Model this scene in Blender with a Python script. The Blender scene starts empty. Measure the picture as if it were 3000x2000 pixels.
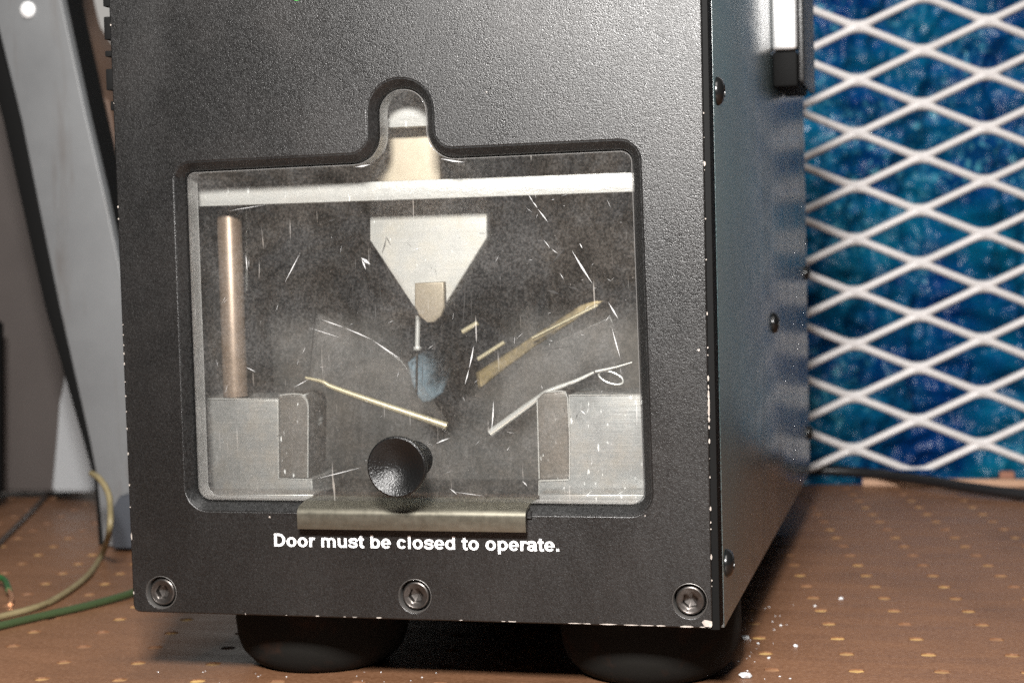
import bpy, bmesh, math, random
from mathutils import Vector, Matrix, noise
random.seed(7)
MM = 0.001
scn = bpy.context.scene
COL = scn.collection

# ------------------------------------------------------------------ camera, world, lamps, exposure
CAM = Vector((0.0, -500.0, 136.2))            # millimetres
F_PX = 5000.0
LOOK = Vector((-0.24387712, 0.96823083, -0.05525405))
RIGHT = Vector((0.96972931, 0.24274454, -0.02646043))
UP = Vector((0.01220719, 0.06003457, 0.99812165))
cd = bpy.data.cameras.new('camera')
cam = bpy.data.objects.new('camera', cd)
COL.objects.link(cam)
cd.sensor_width = 36.0
cd.lens = F_PX / 3000.0 * 36.0
cd.clip_start = 0.01
cd.clip_end = 20.0
m = Matrix((RIGHT, UP, -LOOK)).transposed().to_4x4()
m.translation = CAM * MM
cam.matrix_world = m
cd.dof.use_dof = True
cd.dof.focus_distance = 0.505
cd.dof.aperture_fstop = 60.0 / 3.3
scn.camera = cam

world = bpy.data.worlds.new('World')
scn.world = world
world.use_nodes = True
bg = world.node_tree.nodes['Background']
bg.inputs[0].default_value = (0.80, 0.90, 1.0, 1)
bg.inputs[1].default_value = 0.035

def lamp(name, loc, target, size, power, color, size_y=None):
    l = bpy.data.lights.new(name, 'AREA')
    l.shape = 'RECTANGLE'
    l.size = size * MM
    l.size_y = (size_y or size) * MM
    l.energy = power
    l.color = color
    o = bpy.data.objects.new(name, l)
    COL.objects.link(o)
    o.location = Vector(loc) * MM
    d = (Vector(target) - Vector(loc)).normalized()
    o.rotation_euler = d.to_track_quat('-Z', 'Y').to_euler()
    return o
lamp('key_lamp', (-50, -500, 375), (-110, 60, 100), 95, 12.5, (1.0, 0.975, 0.945), 60)
lamp('fill_lamp', (-20, -600, 1100), (-100, 350, 100), 600, 9.0, (1.0, 0.97, 0.93))  # broad fill added to lift the dark sides; no such lamp is visible

scn.view_settings.view_transform = 'Standard'
scn.view_settings.look = 'None'
scn.view_settings.exposure = 0.0
scn.view_settings.gamma = 1.0
scn.render.engine = 'CYCLES'
scn.cycles.max_bounces = 10
scn.cycles.transparent_max_bounces = 16
scn.cycles.use_denoising = False
scn.cycles.sample_clamp_indirect = 4.0

# ------------------------------------------------------------------ helpers
TZ = -4.0                                      # height of the table top
def ray(px, py):
    return LOOK * F_PX + RIGHT * (px - 1500) - UP * (py - 1000)
def at(px, py, Y=0.0):
    """point of the photograph on the upright plane at depth Y (mm)"""
    d = ray(px, py)
    return CAM + d * ((500.0 + Y) / d.y)
def tb(px, py, z=0.0):
    """point of the photograph on the table top"""
    d = ray(px, py)
    return CAM + d * ((z + TZ - CAM.z) / d.z)
def xz(px, py, Y=0.0):
    p = at(px, py, Y)
    return (p.x, p.z)

def link(name, me, mat, parent=None, **props):
    o = bpy.data.objects.new(name, me)
    COL.objects.link(o)
    mats = mat if isinstance(mat, (list, tuple)) else [mat]
    if not me.materials:
        for x in mats:
            me.materials.append(x)
    if parent is not None:
        o.parent = parent
    for k, v in props.items():
        o[k] = v
    return o
def thing(name, label, cat, loc=(0, 0, 0), group=None):
    o = bpy.data.objects.new(name, None)
    COL.objects.link(o)
    o.location = Vector(loc) * MM
    o.empty_display_size = 0.01
    o['label'] = label
    o['category'] = cat
    if group:
        o['group'] = group
    return o
def finish(bm, name, mat, parent=None, smooth=False, origin=(0, 0, 0), **props):
    """bm is in millimetres, world space; becomes one object in metres"""
    o0 = Vector(origin)
    if parent is not None:
        o0 = parent_origin(parent)
    for v in bm.verts:
        v.co = (v.co - o0) * MM
    bmesh.ops.recalc_face_normals(bm, faces=bm.faces)
    me = bpy.data.meshes.new(name)
    bm.to_mesh(me)
    bm.free()
    if smooth:
        for p in me.polygons:
            p.use_smooth = True
        if smooth is not True:
            me.set_sharp_from_angle(angle=math.radians(smooth))
    o = link(name, me, mat, parent, **props)
    if parent is None:
        o.location = o0 * MM
    return o
def parent_origin(p):
    v = Vector((0, 0, 0))
    while p is not None:
        v += Vector(p.location)
        p = p.parent
    return v / MM

def box(bm, x0, x1, y0, y1, z0, z1):
    v = [bm.verts.new((x, y, z)) for x in (x0, x1) for y in (y0, y1) for z in (z0, z1)]
    for f in ((0, 1, 3, 2), (4, 6, 7, 5), (0, 4, 5, 1), (2, 3, 7, 6), (0, 2, 6, 4), (1, 5, 7, 3)):
        bm.faces.new([v[i] for i in f])
    return v
def box_obj(name, dims, mat, parent=None, bevel=0.0, seg=2, **props):
    bm = bmesh.new()
    box(bm, *dims)
    if bevel:
        bmesh.ops.bevel(bm, geom=list(bm.edges), offset=bevel, segments=seg, affect='EDGES', profile=0.5)
    return finish(bm, name, mat, parent, smooth=30 if bevel else False, **props)

def rounded(corners, seg=8):
    """closed outline from (x, z, radius) corners"""
    out = []
    n = len(corners)
    for i in range(n):
        p = Vector(corners[i][:2]); r = corners[i][2] if len(corners[i]) > 2 else 0
        a = (Vector(corners[i - 1][:2]) - p).normalized()
        b = (Vector(corners[(i + 1) % n][:2]) - p).normalized()
        if r <= 0:
            out.append(p); continue
        ang = a.angle(b)
        t = r / math.tan(ang / 2)
        c = p + (a + b).normalized() * (r / math.sin(ang / 2))
        s = p + a * t; e = p + b * t
        a0 = math.atan2(*(s - c).yx); a1 = math.atan2(*(e - c).yx)
        d = (a1 - a0 + math.pi) % (2 * math.pi) - math.pi
        for k in range(seg + 1):
            w = a0 + d * k / seg
            out.append(c + Vector((math.cos(w), math.sin(w))) * r)
    return out
def offset(poly, d):
    """shift a closed outline inwards (counter-clockwise outline, d > 0)"""
    n = len(poly); out = []
    for i in range(n):
        a = poly[i] - poly[i - 1]; b = poly[(i + 1) % n] - poly[i]
        if a.length < 1e-6: a = b
        if b.length < 1e-6: b = a
        na = Vector((-a.y, a.x)).normalized(); nb = Vector((-b.y, b.x)).normalized()
        k = na + nb
        k = k.normalized() / max(0.3, math.cos(na.angle(nb) / 2)) if k.length > 1e-6 else na
        out.append(poly[i] + k * d)
    return out
def plate(name, outer, holes, y0, y1, mat, parent=None, bevel=0.0, bres=1, smooth=40, **props):
    """flat plate in the X-Z plane between depths y0 and y1, with holes and rounded edges"""
    cu = bpy.data.curves.new(name, 'CURVE')
    cu.dimensions = '2D'; cu.fill_mode = 'BOTH'
    for poly in [outer] + list(holes):
        s = cu.splines.new('POLY'); s.points.add(len(poly) - 1)
        for i, q in enumerate(poly):
            s.points[i].co = (q[0], q[1], 0, 1)
        s.use_cyclic_u = True
    cu.extrude = (y1 - y0) / 2 - bevel
    cu.bevel_depth = bevel; cu.bevel_resolution = bres; cu.offset = -bevel
    t = bpy.data.objects.new('tmp', cu); COL.objects.link(t)
    dg = bpy.context.evaluated_depsgraph_get()
    me = bpy.data.meshes.new_from_object(t.evaluated_get(dg))
    bpy.data.objects.remove(t); bpy.data.curves.remove(cu)
    bm = bmesh.new(); bm.from_mesh(me); bpy.data.meshes.remove(me)
    ym = (y0 + y1) / 2
    for v in bm.verts:
        x, y, z = v.co
        v.co = (x, ym - z, y)
    bmesh.ops.remove_doubles(bm, verts=bm.verts, dist=0.001)
    return finish(bm, name, mat, parent, smooth=smooth, **props)
def loft(name, rings, mat, parent=None, smooth=50, close=True, cap=(), **props):
    """rings: lists of 3-D points (mm) of equal length"""
    bm = bmesh.new()
    R = [[bm.verts.new(p) for p in r] for r in rings]
    n = len(R[0])
    for a, b in zip(R, R[1:]):
        for i in range(n if close else n - 1):
            j = (i + 1) % n
            bm.faces.new((a[i], a[j], b[j], b[i]))
    if 0 in cap: bm.faces.new(R[0])
    if 1 in cap: bm.faces.new(R[-1])
    return finish(bm, name, mat, parent, smooth=smooth, **props)
def circle(c, r, axis, n=40, ph=0.0):
    out = []
    for i in range(n):
        w = ph + 2 * math.pi * i / n
        a, b = math.cos(w) * r, math.sin(w) * r
        out.append(Vector(c) + (Vector((a, 0, b)) if axis == 'Y' else Vector((0, a, b)) if axis == 'X' else Vector((a, b, 0))))
    return out
def lathe(name, prof, c, axis, mat, parent=None, n=40, smooth=35, cap=(0, 1), **props):
    """prof: (radius, shift along axis)"""
    ax = {'X': Vector((1, 0, 0)), 'Y': Vector((0, 1, 0)), 'Z': Vector((0, 0, 1))}[axis]
    return loft(name, [circle(Vector(c) + ax * s, max(r, 0.01), axis, n) for r, s in prof], mat, parent, smooth, True, cap, **props)
def smooth_path(pts, k=8):
    P = [Vector(p) for p in pts]; out = []
    for i in range(len(P) - 1):
        p0 = P[max(i - 1, 0)]; p1 = P[i]; p2 = P[i + 1]; p3 = P[min(i + 2, len(P) - 1)]
        for j in range(k):
            t = j / k
            out.append(0.5 * ((2 * p1) + (p2 - p0) * t + (2 * p0 - 5 * p1 + 4 * p2 - p3) * t * t + (3 * p1 - p0 - 3 * p2 + p3) * t ** 3))
    out.append(P[-1])
    return out
def tube_into(bm, pts, r, n=10, flat=1.0, r_end=None):
    rings = []
    for i, p in enumerate(pts):
        d = (pts[min(i + 1, len(pts) - 1)] - pts[max(i - 1, 0)]).normalized()
        u = d.cross(Vector((0, 1, 0.05))).normalized(); v = d.cross(u).normalized()
        rr = r if r_end is None else r + (r_end - r) * i / (len(pts) - 1)
        rings.append([bm.verts.new(p + u * math.cos(2 * math.pi * k / n) * rr * flat + v * math.sin(2 * math.pi * k / n) * rr) for k in range(n)])
    for a, b in zip(rings, rings[1:]):
        for k in range(n):
            bm.faces.new((a[k], a[(k + 1) % n], b[(k + 1) % n], b[k]))
    bm.faces.new(rings[0]); bm.faces.new(rings[-1])
def tube(name, pts, r, mat, parent=None, k=8, n=10, flat=1.0, r_end=None, **props):
    bm = bmesh.new()
    P = smooth_path(pts, k) if k > 1 else [Vector(p) for p in pts]
    tube_into(bm, P, r, n, flat, r_end)
    return finish(bm, name, mat, parent, smooth=60, origin=P[0], **props)

# ------------------------------------------------------------------ materials
class Mat:
    def __init__(s, name):
        s.m = bpy.data.materials.new(name); s.m.use_nodes = True
        s.t = s.m.node_tree; s.n = s.t.nodes; s.l = s.t.links
        s.b = s.n['Principled BSDF']
        s.tc = s.n.new('ShaderNodeTexCoord')
    def set(s, **k):
        for a, v in k.items():
            s.b.inputs[a.replace('_', ' ')].default_value = v
        return s
    def mapping(s, scale=(1, 1, 1), rot=(0, 0, 0)):
        mp = s.n.new('ShaderNodeMapping')
        mp.inputs['Scale'].default_value = scale
        mp.inputs['Rotation'].default_value = rot
        s.l.new(s.tc.outputs['Object'], mp.inputs['Vector'])
        return mp.outputs[0]
    def noise(s, scale, detail=4, rough=0.6, vec=None, dist=0.0):
        t = s.n.new('ShaderNodeTexNoise')
        t.inputs['Scale'].default_value = scale; t.inputs['Detail'].default_value = detail
        t.inputs['Roughness'].default_value = rough; t.inputs['Distortion'].default_value = dist
        s.l.new(vec or s.tc.outputs['Object'], t.inputs['Vector'])
        return t.outputs['Fac']
    def voronoi(s, scale, vec=None, feature='F1'):
        t = s.n.new('ShaderNodeTexVoronoi'); t.feature = feature
        t.inputs['Scale'].default_value = scale
        s.l.new(vec or s.tc.outputs['Object'], t.inputs['Vector'])
        return t
    def ramp(s, fac, stops, interp='LINEAR'):
        r = s.n.new('ShaderNodeValToRGB'); r.color_ramp.interpolation = interp
        e = r.color_ramp.elements
        while len(e) < len(stops): e.new(0.5)
        for i, (p, c) in enumerate(stops):
            e[i].position = p
            e[i].color = (c, c, c, 1) if not isinstance(c, tuple) else tuple(c) + (1,)
        s.l.new(fac, r.inputs[0])
        return r.outputs[0]
    def math(s, op, a, b=0.5):
        t = s.n.new('ShaderNodeMath'); t.operation = op
        for i, v in enumerate((a, b)):
            if isinstance(v, (int, float)): t.inputs[i].default_value = v
            else: s.l.new(v, t.inputs[i])
        return t.outputs[0]
    def mix(s, fac, a, b):
        t = s.n.new('ShaderNodeMix'); t.data_type = 'RGBA'
        if isinstance(fac, (int, float)): t.inputs[0].default_value = fac
        else: s.l.new(fac, t.inputs[0])
        for i, v in ((6, a), (7, b)):
            if isinstance(v, tuple): t.inputs[i].default_value = v + (1,)
            else: s.l.new(v, t.inputs[i])
        return t.outputs[2]
    def to(s, sock, name):
        s.l.new(sock, s.b.inputs[name]); return s
    def bump(s, h, strength, dist):
        t = s.n.new('ShaderNodeBump'); t.inputs['Strength'].default_value = strength
        t.inputs['Distance'].default_value = dist
        s.l.new(h, t.inputs['Height'])
        s.l.new(t.outputs[0], s.b.inputs['Normal'])
        return s

def powder(name, base, rough, size, strength, contrast=2.4):
    M = Mat(name)
    a = M.noise(size, 3, 0.65); b = M.noise(size * 0.6, 2, 0.5)
    big = M.noise(22, 4, 0.6)
    c = M.ramp(a, [(0.34, tuple(x * 0.35 for x in base)), (0.5, base), (0.68, tuple(x * contrast for x in base))])
    c2 = M.mix(M.ramp(big, [(0.45, 0.0), (0.8, 0.25)]), c, (0.035, 0.031, 0.029))
    M.to(c2, 'Base Color')
    smear = M.ramp(M.noise(1.0, 5, 0.7, M.mapping((30, 30, 9), (0, 0.5, 0)), 0.6), [(0.42, 0.0), (0.72, 0.12)])
    M.to(M.math('ADD', M.ramp(b, [(0.3, rough - 0.09), (0.7, rough + 0.05)]), smear), 'Roughness')
    M.bump(M.math('ADD', a, M.math('MULTIPLY', b, 0.5)), strength, 0.00022)
    return M.m
m_panel = powder('black_powder_coat', (0.006, 0.0057, 0.0055), 0.335, 2300, 0.5)
m_side = powder('side_powder_coat', (0.044, 0.075, 0.080), 0.24, 1700, 0.05, 1.5)
m_rim = powder('rim_powder_coat', (0.006, 0.006, 0.006), 0.36, 1500, 0.5)

M = Mat('gloss_black'); M.set(Base_Color=(0.006, 0.006, 0.006, 1), Roughness=0.22); m_gloss = M.m
M = Mat('matte_black'); M.set(Base_Color=(0.006, 0.006, 0.006, 1), Roughness=0.7); M.b.inputs['Specular IOR Level'].default_value = 0.08; m_black = M.m
M = Mat('knob_plastic'); M.set(Base_Color=(0.004, 0.004, 0.004, 1), Roughness=0.32); M.b.inputs['Specular IOR Level'].default_value = 0.35
M.bump(M.noise(1500, 3), 1.0, 0.0002); m_knob = M.m
M = Mat('rubber'); M.to(M.mix(M.ramp(M.noise(90, 5), [(0.55, 0.0), (0.75, 1.0)]), (0.006, 0.0055, 0.0045), (0.02, 0.009, 0.005)), 'Base Color')
M.set(Roughness=0.85); M.b.inputs['Specular IOR Level'].default_value = 0.2; M.bump(M.noise(500, 4), 0.3, 0.0003); m_rubber = M.m
M = Mat('black_oxide_steel')
M.to(M.mix(M.noise(500, 4), (0.035, 0.032, 0.03), (0.11, 0.098, 0.09)), 'Base Color'); M.set(Metallic=0.85, Roughness=0.34)
M.bump(M.noise(900, 3), 0.15, 0.0002); m_oxide = M.m
M = Mat('counterbore_metal'); M.set(Base_Color=(0.10, 0.095, 0.09, 1), Metallic=0.6, Roughness=0.45); m_bore = M.m
M = Mat('bare_chip')
M.to(M.mix(M.noise(900, 3), (0.14, 0.11, 0.09), (0.62, 0.57, 0.52)), 'Base Color'); M.set(Metallic=0.2, Roughness=0.5); m_chip = M.m

def alu(name, base, metallic, rough, streak=(30, 30, 900), bumpk=0.25, warm=(0.5, 0.42, 0.34), marks=0.8):
    M = Mat(name)
    v = M.mapping(streak)
    n1 = M.noise(1.0, 5, 0.7, v); n2 = M.noise(120, 5, 0.65)
    c = M.mix(n1, tuple(x * 0.72 for x in base), base)
    c = M.mix(M.ramp(n2, [(0.45, 0.0), (0.72, 0.55)]), c, tuple(base[i] * warm[i] * 1.6 for i in range(3)))
    sc = M.noise(1.0, 2, 0.5, M.mapping((900, 40, 260), (0, 0.6, 0)))
    c = M.mix(M.ramp(sc, [(0.68, 0.0), (0.74, marks)]), c, (0.95, 0.95, 0.95))
    M.to(c, 'Base Color'); M.set(Metallic=metallic)
    M.to(M.ramp(n2, [(0.3, rough - 0.1), (0.7, rough + 0.12)]), 'Roughness')
    M.bump(n1, bumpk, 0.0003)
    return M.m
m_alu = alu('scuffed_aluminium', (0.30, 0.30, 0.30), 0.5, 0.42)
m_bar = alu('bright_aluminium_bar', (0.50, 0.49, 0.48), 0.3, 0.42, (160, 60, 420), 0.9, (0.50, 0.47, 0.44))
m_plate = alu('satin_aluminium', (0.43, 0.42, 0.405), 0.3, 0.5, (20, 20, 500), 0.15, (0.55, 0.50, 0.42))
m_slab = alu('dark_slab', (0.13, 0.118, 0.108), 0.3, 0.4)
m_alu_dull = alu('dull_aluminium', (0.27, 0.265, 0.26), 0.5, 0.42, marks=0.12)
M = Mat('shaded_plate_tan'); M.to(M.mix(M.noise(160, 5), (0.34, 0.285, 0.215), (0.48, 0.41, 0.32)), 'Base Color')
M.set(Metallic=0.25, Roughness=0.5); m_tan = M.m  # tone of the plate in shade, put into the colour
M = Mat('shaded_brass'); M.to(M.mix(M.noise(160, 5), (0.17, 0.14, 0.10), (0.26, 0.215, 0.165)), 'Base Color')
M.set(Metallic=0.25, Roughness=0.5); m_tip = M.m  # darker copy of the tan metal; shade on the tip put into it
M = Mat('copper_rod'); v = M.mapping((60, 60, 220))
M.to(M.mix(M.noise(1.0, 5, 0.7, v), (0.10, 0.068, 0.048), (0.26, 0.19, 0.145)), 'Base Color')
M.set(Metallic=0.45, Roughness=0.42); m_copper = M.m
M = Mat('yellow_steel'); M.to(M.mix(M.noise(1.0, 4, 0.6, M.mapping((40, 200, 400))), (0.11, 0.103, 0.08), (0.22, 0.205, 0.165)), 'Base Color')
M.set(Metallic=0.9); M.to(M.ramp(M.noise(400, 4), [(0.3, 0.34), (0.7, 0.44)]), 'Roughness')
M.bump(M.noise(400, 3), 0.04, 0.0002); m_lip = M.m
M = Mat('brass_strip'); M.set(Base_Color=(0.60, 0.53, 0.37, 1), Metallic=0.7, Roughness=0.35); m_brass = M.m
M = Mat('dull_brass'); M.to(M.ramp(M.noise(110, 4, 0.7), [(0.35, 0.1), (0.65, 0.75)]), 'Alpha'); M.set(Base_Color=(0.30, 0.23, 0.12, 1), Metallic=0.5, Roughness=0.45); m_dbrass = M.m
M = Mat('steel_wire'); M.set(Base_Color=(0.75, 0.74, 0.72, 1), Metallic=0.7, Roughness=0.3); m_wire = M.m
M = Mat('chrome'); M.set(Base_Color=(0.80, 0.80, 0.80, 1), Metallic=0.6, Roughness=0.33); m_chrome = M.m
M = Mat('blue_steel_disc')
st = M.noise(1.0, 4, 0.7, M.mapping((900, 50, 60), (0, 0.6, 0)))
M.to(M.mix(st, (0.10, 0.15, 0.19), (0.34, 0.44, 0.52)), 'Base Color'); M.to(M.ramp(M.noise(150, 4, 0.7), [(0.35, 0.15), (0.55, 0.95)]), 'Alpha'); M.set(Metallic=0.4, Roughness=0.4)
m_disc = M.m
M = Mat('chamber_wall')
M.to(M.mix(M.ramp(M.noise(45, 6, 0.7), [(0.35, 0.0), (0.7, 1.0)]), (0.028, 0.027, 0.026), (0.066, 0.057, 0.050)), 'Base Color')
M.set(Roughness=0.6); m_cav = M.m
M = Mat('white_print'); M.set(Base_Color=(0.86, 0.86, 0.86, 1), Roughness=0.5); m_white = M.m
M = Mat('green_lens'); M.set(Base_Color=(0.2, 0.8, 0.2, 1), Roughness=0.3); M.b.inputs['Emission Color'].default_value = (0.3, 1, 0.3, 1)
M.set(Emission_Strength=0.8); m_green = M.m

# clear acrylic: see-through, mirror-like at the surface, with fine scuffs and dust lying on it
M = Mat('scuffed_acrylic')
n, l = M.n, M.l
tr = n.new('ShaderNodeBsdfTransparent'); tr.inputs[0].default_value = (0.93, 0.94, 0.93, 1)
gl = n.new('ShaderNodeBsdfGlossy'); gl.inputs['Roughness'].default_value = 0.035
df = n.new('ShaderNodeBsdfDiffuse'); l.new(M.mix(M.ramp(M.noise(38, 5, 0.7, None, 0.8), [(0.45, 0.0), (0.6, 1.0)]), (0.60, 0.58, 0.56), (0.52, 0.47, 0.42)), df.inputs[0])
fr = n.new('ShaderNodeFresnel'); fr.inputs[0].default_value = 1.49
mx = n.new('ShaderNodeMixShader'); l.new(fr.outputs[0], mx.inputs[0]); l.new(tr.outputs[0], mx.inputs[1]); l.new(gl.outputs[0], mx.inputs[2])
cloud = M.math('MAXIMUM', M.noise(28, 6, 0.72, None, 1.2), M.math('SUBTRACT', M.noise(1.0, 6, 0.75, M.mapping((95, 95, 22)), 0.8), 0.06))
fine = M.noise(1500, 2, 0.6)
dust = M.ramp(cloud, [(0.38, 0.026), (0.78, 0.09)])
spk = M.ramp(fine, [(0.38, 0.6), (0.72, 1.5)])
veil = M.math('MULTIPLY', dust, spk)
dots = M.voronoi(420)
dd = M.ramp(dots.outputs['Distance'], [(0.0, 0.3), (0.08, 0.0)])
sel = M.ramp(M.noise(300, 1), [(0.57, 0.0), (0.6, 1.0)])
dd = M.math('MULTIPLY', dd, sel)
s1 = M.noise(1.0, 1, 0.5, M.mapping((1100, 30, 55), (0, 0.55, 0)))
s2 = M.noise(1.0, 1, 0.5, M.mapping((1100, 30, 45), (0, -0.9, 0)))
sr = M.math('ADD', M.ramp(s1, [(0.72, 0.0), (0.76, 0.28)]), M.ramp(s2, [(0.73, 0.0), (0.77, 0.25)]))
sr = M.math('MULTIPLY', sr, M.ramp(M.noise(40, 3), [(0.5, 0.0), (0.62, 1.0)]))
tot = M.math('MINIMUM', M.math('ADD', M.math('ADD', veil, dd), sr), 0.8)
mx2 = n.new('ShaderNodeMixShader'); l.new(tot, mx2.inputs[0]); l.new(mx.outputs[0], mx2.inputs[1]); l.new(df.outputs[0], mx2.inputs[2])
l.new(mx2.outputs[0], n['Material Output'].inputs[0])
m_glass = M.m
M = Mat('clean_acrylic'); n, l = M.n, M.l
tr = n.new('ShaderNodeBsdfTransparent'); tr.inputs[0].default_value = (0.96, 0.96, 0.95, 1)
gl = n.new('ShaderNodeBsdfGlossy'); gl.inputs['Roughness'].default_value = 0.08
fr = n.new('ShaderNodeFresnel'); fr.inputs[0].default_value = 1.2
mx = n.new('ShaderNodeMixShader'); l.new(fr.outputs[0], mx.inputs[0]); l.new(tr.outputs[0], mx.inputs[1]); l.new(gl.outputs[0], mx.inputs[2])
l.new(mx.outputs[0], n['Material Output'].inputs[0]); m_clear = M.m
M = Mat('sawn_acrylic_edge')
M.to(M.mix(M.noise(1.0, 3, 0.6, M.mapping((700, 700, 25))), (0.12, 0.115, 0.11), (0.24, 0.232, 0.225)), 'Base Color')
M.set(Roughness=0.35); M.b.inputs['Alpha'].default_value = 0.75; m_edge = M.m

M = Mat('brown_pegboard')
g1 = M.noise(1.0, 5, 0.7, M.mapping((14, 60, 14), (0, 0, 0.18))); g2 = M.noise(700, 3, 0.6)
c = M.mix(g1, (0.095, 0.042, 0.019), (0.20, 0.095, 0.048))
c = M.mix(M.ramp(g2, [(0.4, 0.0), (0.75, 0.55)]), c, (0.27, 0.145, 0.082))
c = M.mix(M.ramp(M.noise(9, 5), [(0.5, 0.0), (0.75, 0.5)]), c, (0.055, 0.025, 0.012))
M.to(c, 'Base Color'); M.to(M.ramp(g1, [(0.3, 0.36), (0.7, 0.55)]), 'Roughness')
M.bump(M.math('ADD', g2, g1), 0.25, 0.0004); m_peg = M.m
M = Mat('peg_hole'); M.to(M.mix(M.ramp(M.noise(14, 2), [(0.38, 0.0), (0.56, 1.0)]), M.mix(M.noise(600, 3), (0.42, 0.25, 0.08), (0.62, 0.42, 0.15)), (0.22, 0.11, 0.055)), 'Base Color'); M.set(Roughness=0.8); m_hole = M.m

M = Mat('white_enamel_mesh')
M.to(M.mix(M.noise(60, 4), (0.54, 0.51, 0.50), (0.69, 0.66, 0.65)), 'Base Color'); M.set(Roughness=0.42); m_mesh = M.m
M = Mat('blue_tarpaulin')
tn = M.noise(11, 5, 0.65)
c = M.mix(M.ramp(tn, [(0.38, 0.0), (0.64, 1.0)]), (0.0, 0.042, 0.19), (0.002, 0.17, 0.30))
glint_tint = M.math('MULTIPLY', M.ramp(M.noise(170, 3, 0.6, None, 1.0), [(0.56, 0.0), (0.64, 1.0)]), M.ramp(M.noise(9, 3), [(0.46, 0.0), (0.56, 1.0)]))  # pale cyan patches painted as highlights on the folds
c = M.mix(glint_tint, c, (0.10, 0.40, 0.52))
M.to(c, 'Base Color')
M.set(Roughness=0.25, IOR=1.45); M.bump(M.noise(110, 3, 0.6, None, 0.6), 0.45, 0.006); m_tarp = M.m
M = Mat('grey_painted_steel')
g = M.mix(M.noise(18, 6, 0.7), (0.10, 0.102, 0.105), (0.185, 0.19, 0.194))
g = M.mix(M.ramp(M.noise(1.0, 5, 0.7, M.mapping((60, 60, 7), (0, 0.25, 0))), [(0.55, 0.0), (0.75, 0.7)]), g, (0.09, 0.075, 0.065))
M.to(g, 'Base Color'); M.set(Roughness=0.45); m_grey = M.m
M = Mat('dark_grey_foot'); M.set(Base_Color=(0.05, 0.055, 0.065, 1), Roughness=0.5); m_dgrey = M.m
M = Mat('brown_leather'); M.to(M.mix(M.noise(20, 5), (0.05, 0.027, 0.016), (0.12, 0.068, 0.043)), 'Base Color'); M.set(Roughness=0.6); m_leather = M.m
M = Mat('cream_wall'); M.to(M.mix(M.noise(5, 4), (0.78, 0.76, 0.73), (0.88, 0.86, 0.83)), 'Base Color'); M.set(Roughness=0.8); m_wall = M.m
M = Mat('dim_cabinet'); M.to(M.mix(M.noise(9, 4), (0.035, 0.028, 0.025), (0.085, 0.072, 0.067)), 'Base Color'); M.set(Roughness=0.4); m_cabinet = M.m
M = Mat('reflection_pale'); M.set(Base_Color=(0.36, 0.37, 0.38, 1), Roughness=0.35, Metallic=0.2); m_pale = M.m
M = Mat('black_cable'); M.set(Base_Color=(0.010, 0.010, 0.011, 1), Roughness=0.38); m_cable = M.m
M = Mat('olive_cord'); M.to(M.mix(M.noise(200, 3), (0.13, 0.10, 0.045), (0.26, 0.215, 0.12)), 'Base Color'); M.set(Roughness=0.55); m_olive = M.m
M = Mat('green_cable'); M.set(Base_Color=(0.035, 0.055, 0.022, 1), Roughness=0.45); m_gcord = M.m
M = Mat('bright_green_wire'); M.set(Base_Color=(0.02, 0.075, 0.022, 1), Roughness=0.45); m_gwire = M.m
M = Mat('bare_copper'); M.set(Base_Color=(0.85, 0.42, 0.22, 1), Metallic=0.9, Roughness=0.3); m_bcopper = M.m
M = Mat('dark_cord'); M.set(Base_Color=(0.035, 0.022, 0.016, 1), Roughness=0.55); m_dcord = M.m
M = Mat('clear_crumb'); M.set(Base_Color=(0.75, 0.78, 0.8, 1), Roughness=0.15); m_crumb = M.m
M = Mat('raw_wood'); M.to(M.mix(M.noise(30, 4), (0.30, 0.17, 0.10), (0.48, 0.30, 0.20)), 'Base Color'); M.set(Roughness=0.7); m_wood = M.m
M = Mat('orange_clay'); M.set(Base_Color=(0.24, 0.10, 0.06, 1), Roughness=0.7); m_orange = M.m

# ------------------------------------------------------------------ background
def backplane(name, pxs, dist, mat, thick=6.0, parent=None, props=None):
    """slab square to the room, its corners given by where its face is seen, at a distance from the camera"""
    n = Vector((-0.2225, 0.9749, 0))
    P = []
    for (px, py) in pxs:
        d = ray(px, py); P.append(CAM + d * (dist / d.dot(n)))
    bm = bmesh.new()
    a = [bm.verts.new(p) for p in P]; b = [bm.verts.new(p + n * thick) for p in P]
    bm.faces.new(a); bm.faces.new(b[::-1])
    for i in range(len(a)):
        j = (i + 1) % len(a)
        bm.faces.new((a[i], a[j], b[j], b[i]))
    bmesh.ops.bevel(bm, geom=list(bm.edges), offset=min(1.5, thick * 0.2), segments=2, affect='EDGES')
    return finish(bm, name, mat, parent, smooth=30, **(props or {}))

# room wall far behind
w = box_obj('wall', (-1500, 1200, 1250, 1300, -700, 1300), m_wall)
w['kind'] = 'structure'
w.rotation_euler = (0, 0, math.radians(10))

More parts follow.
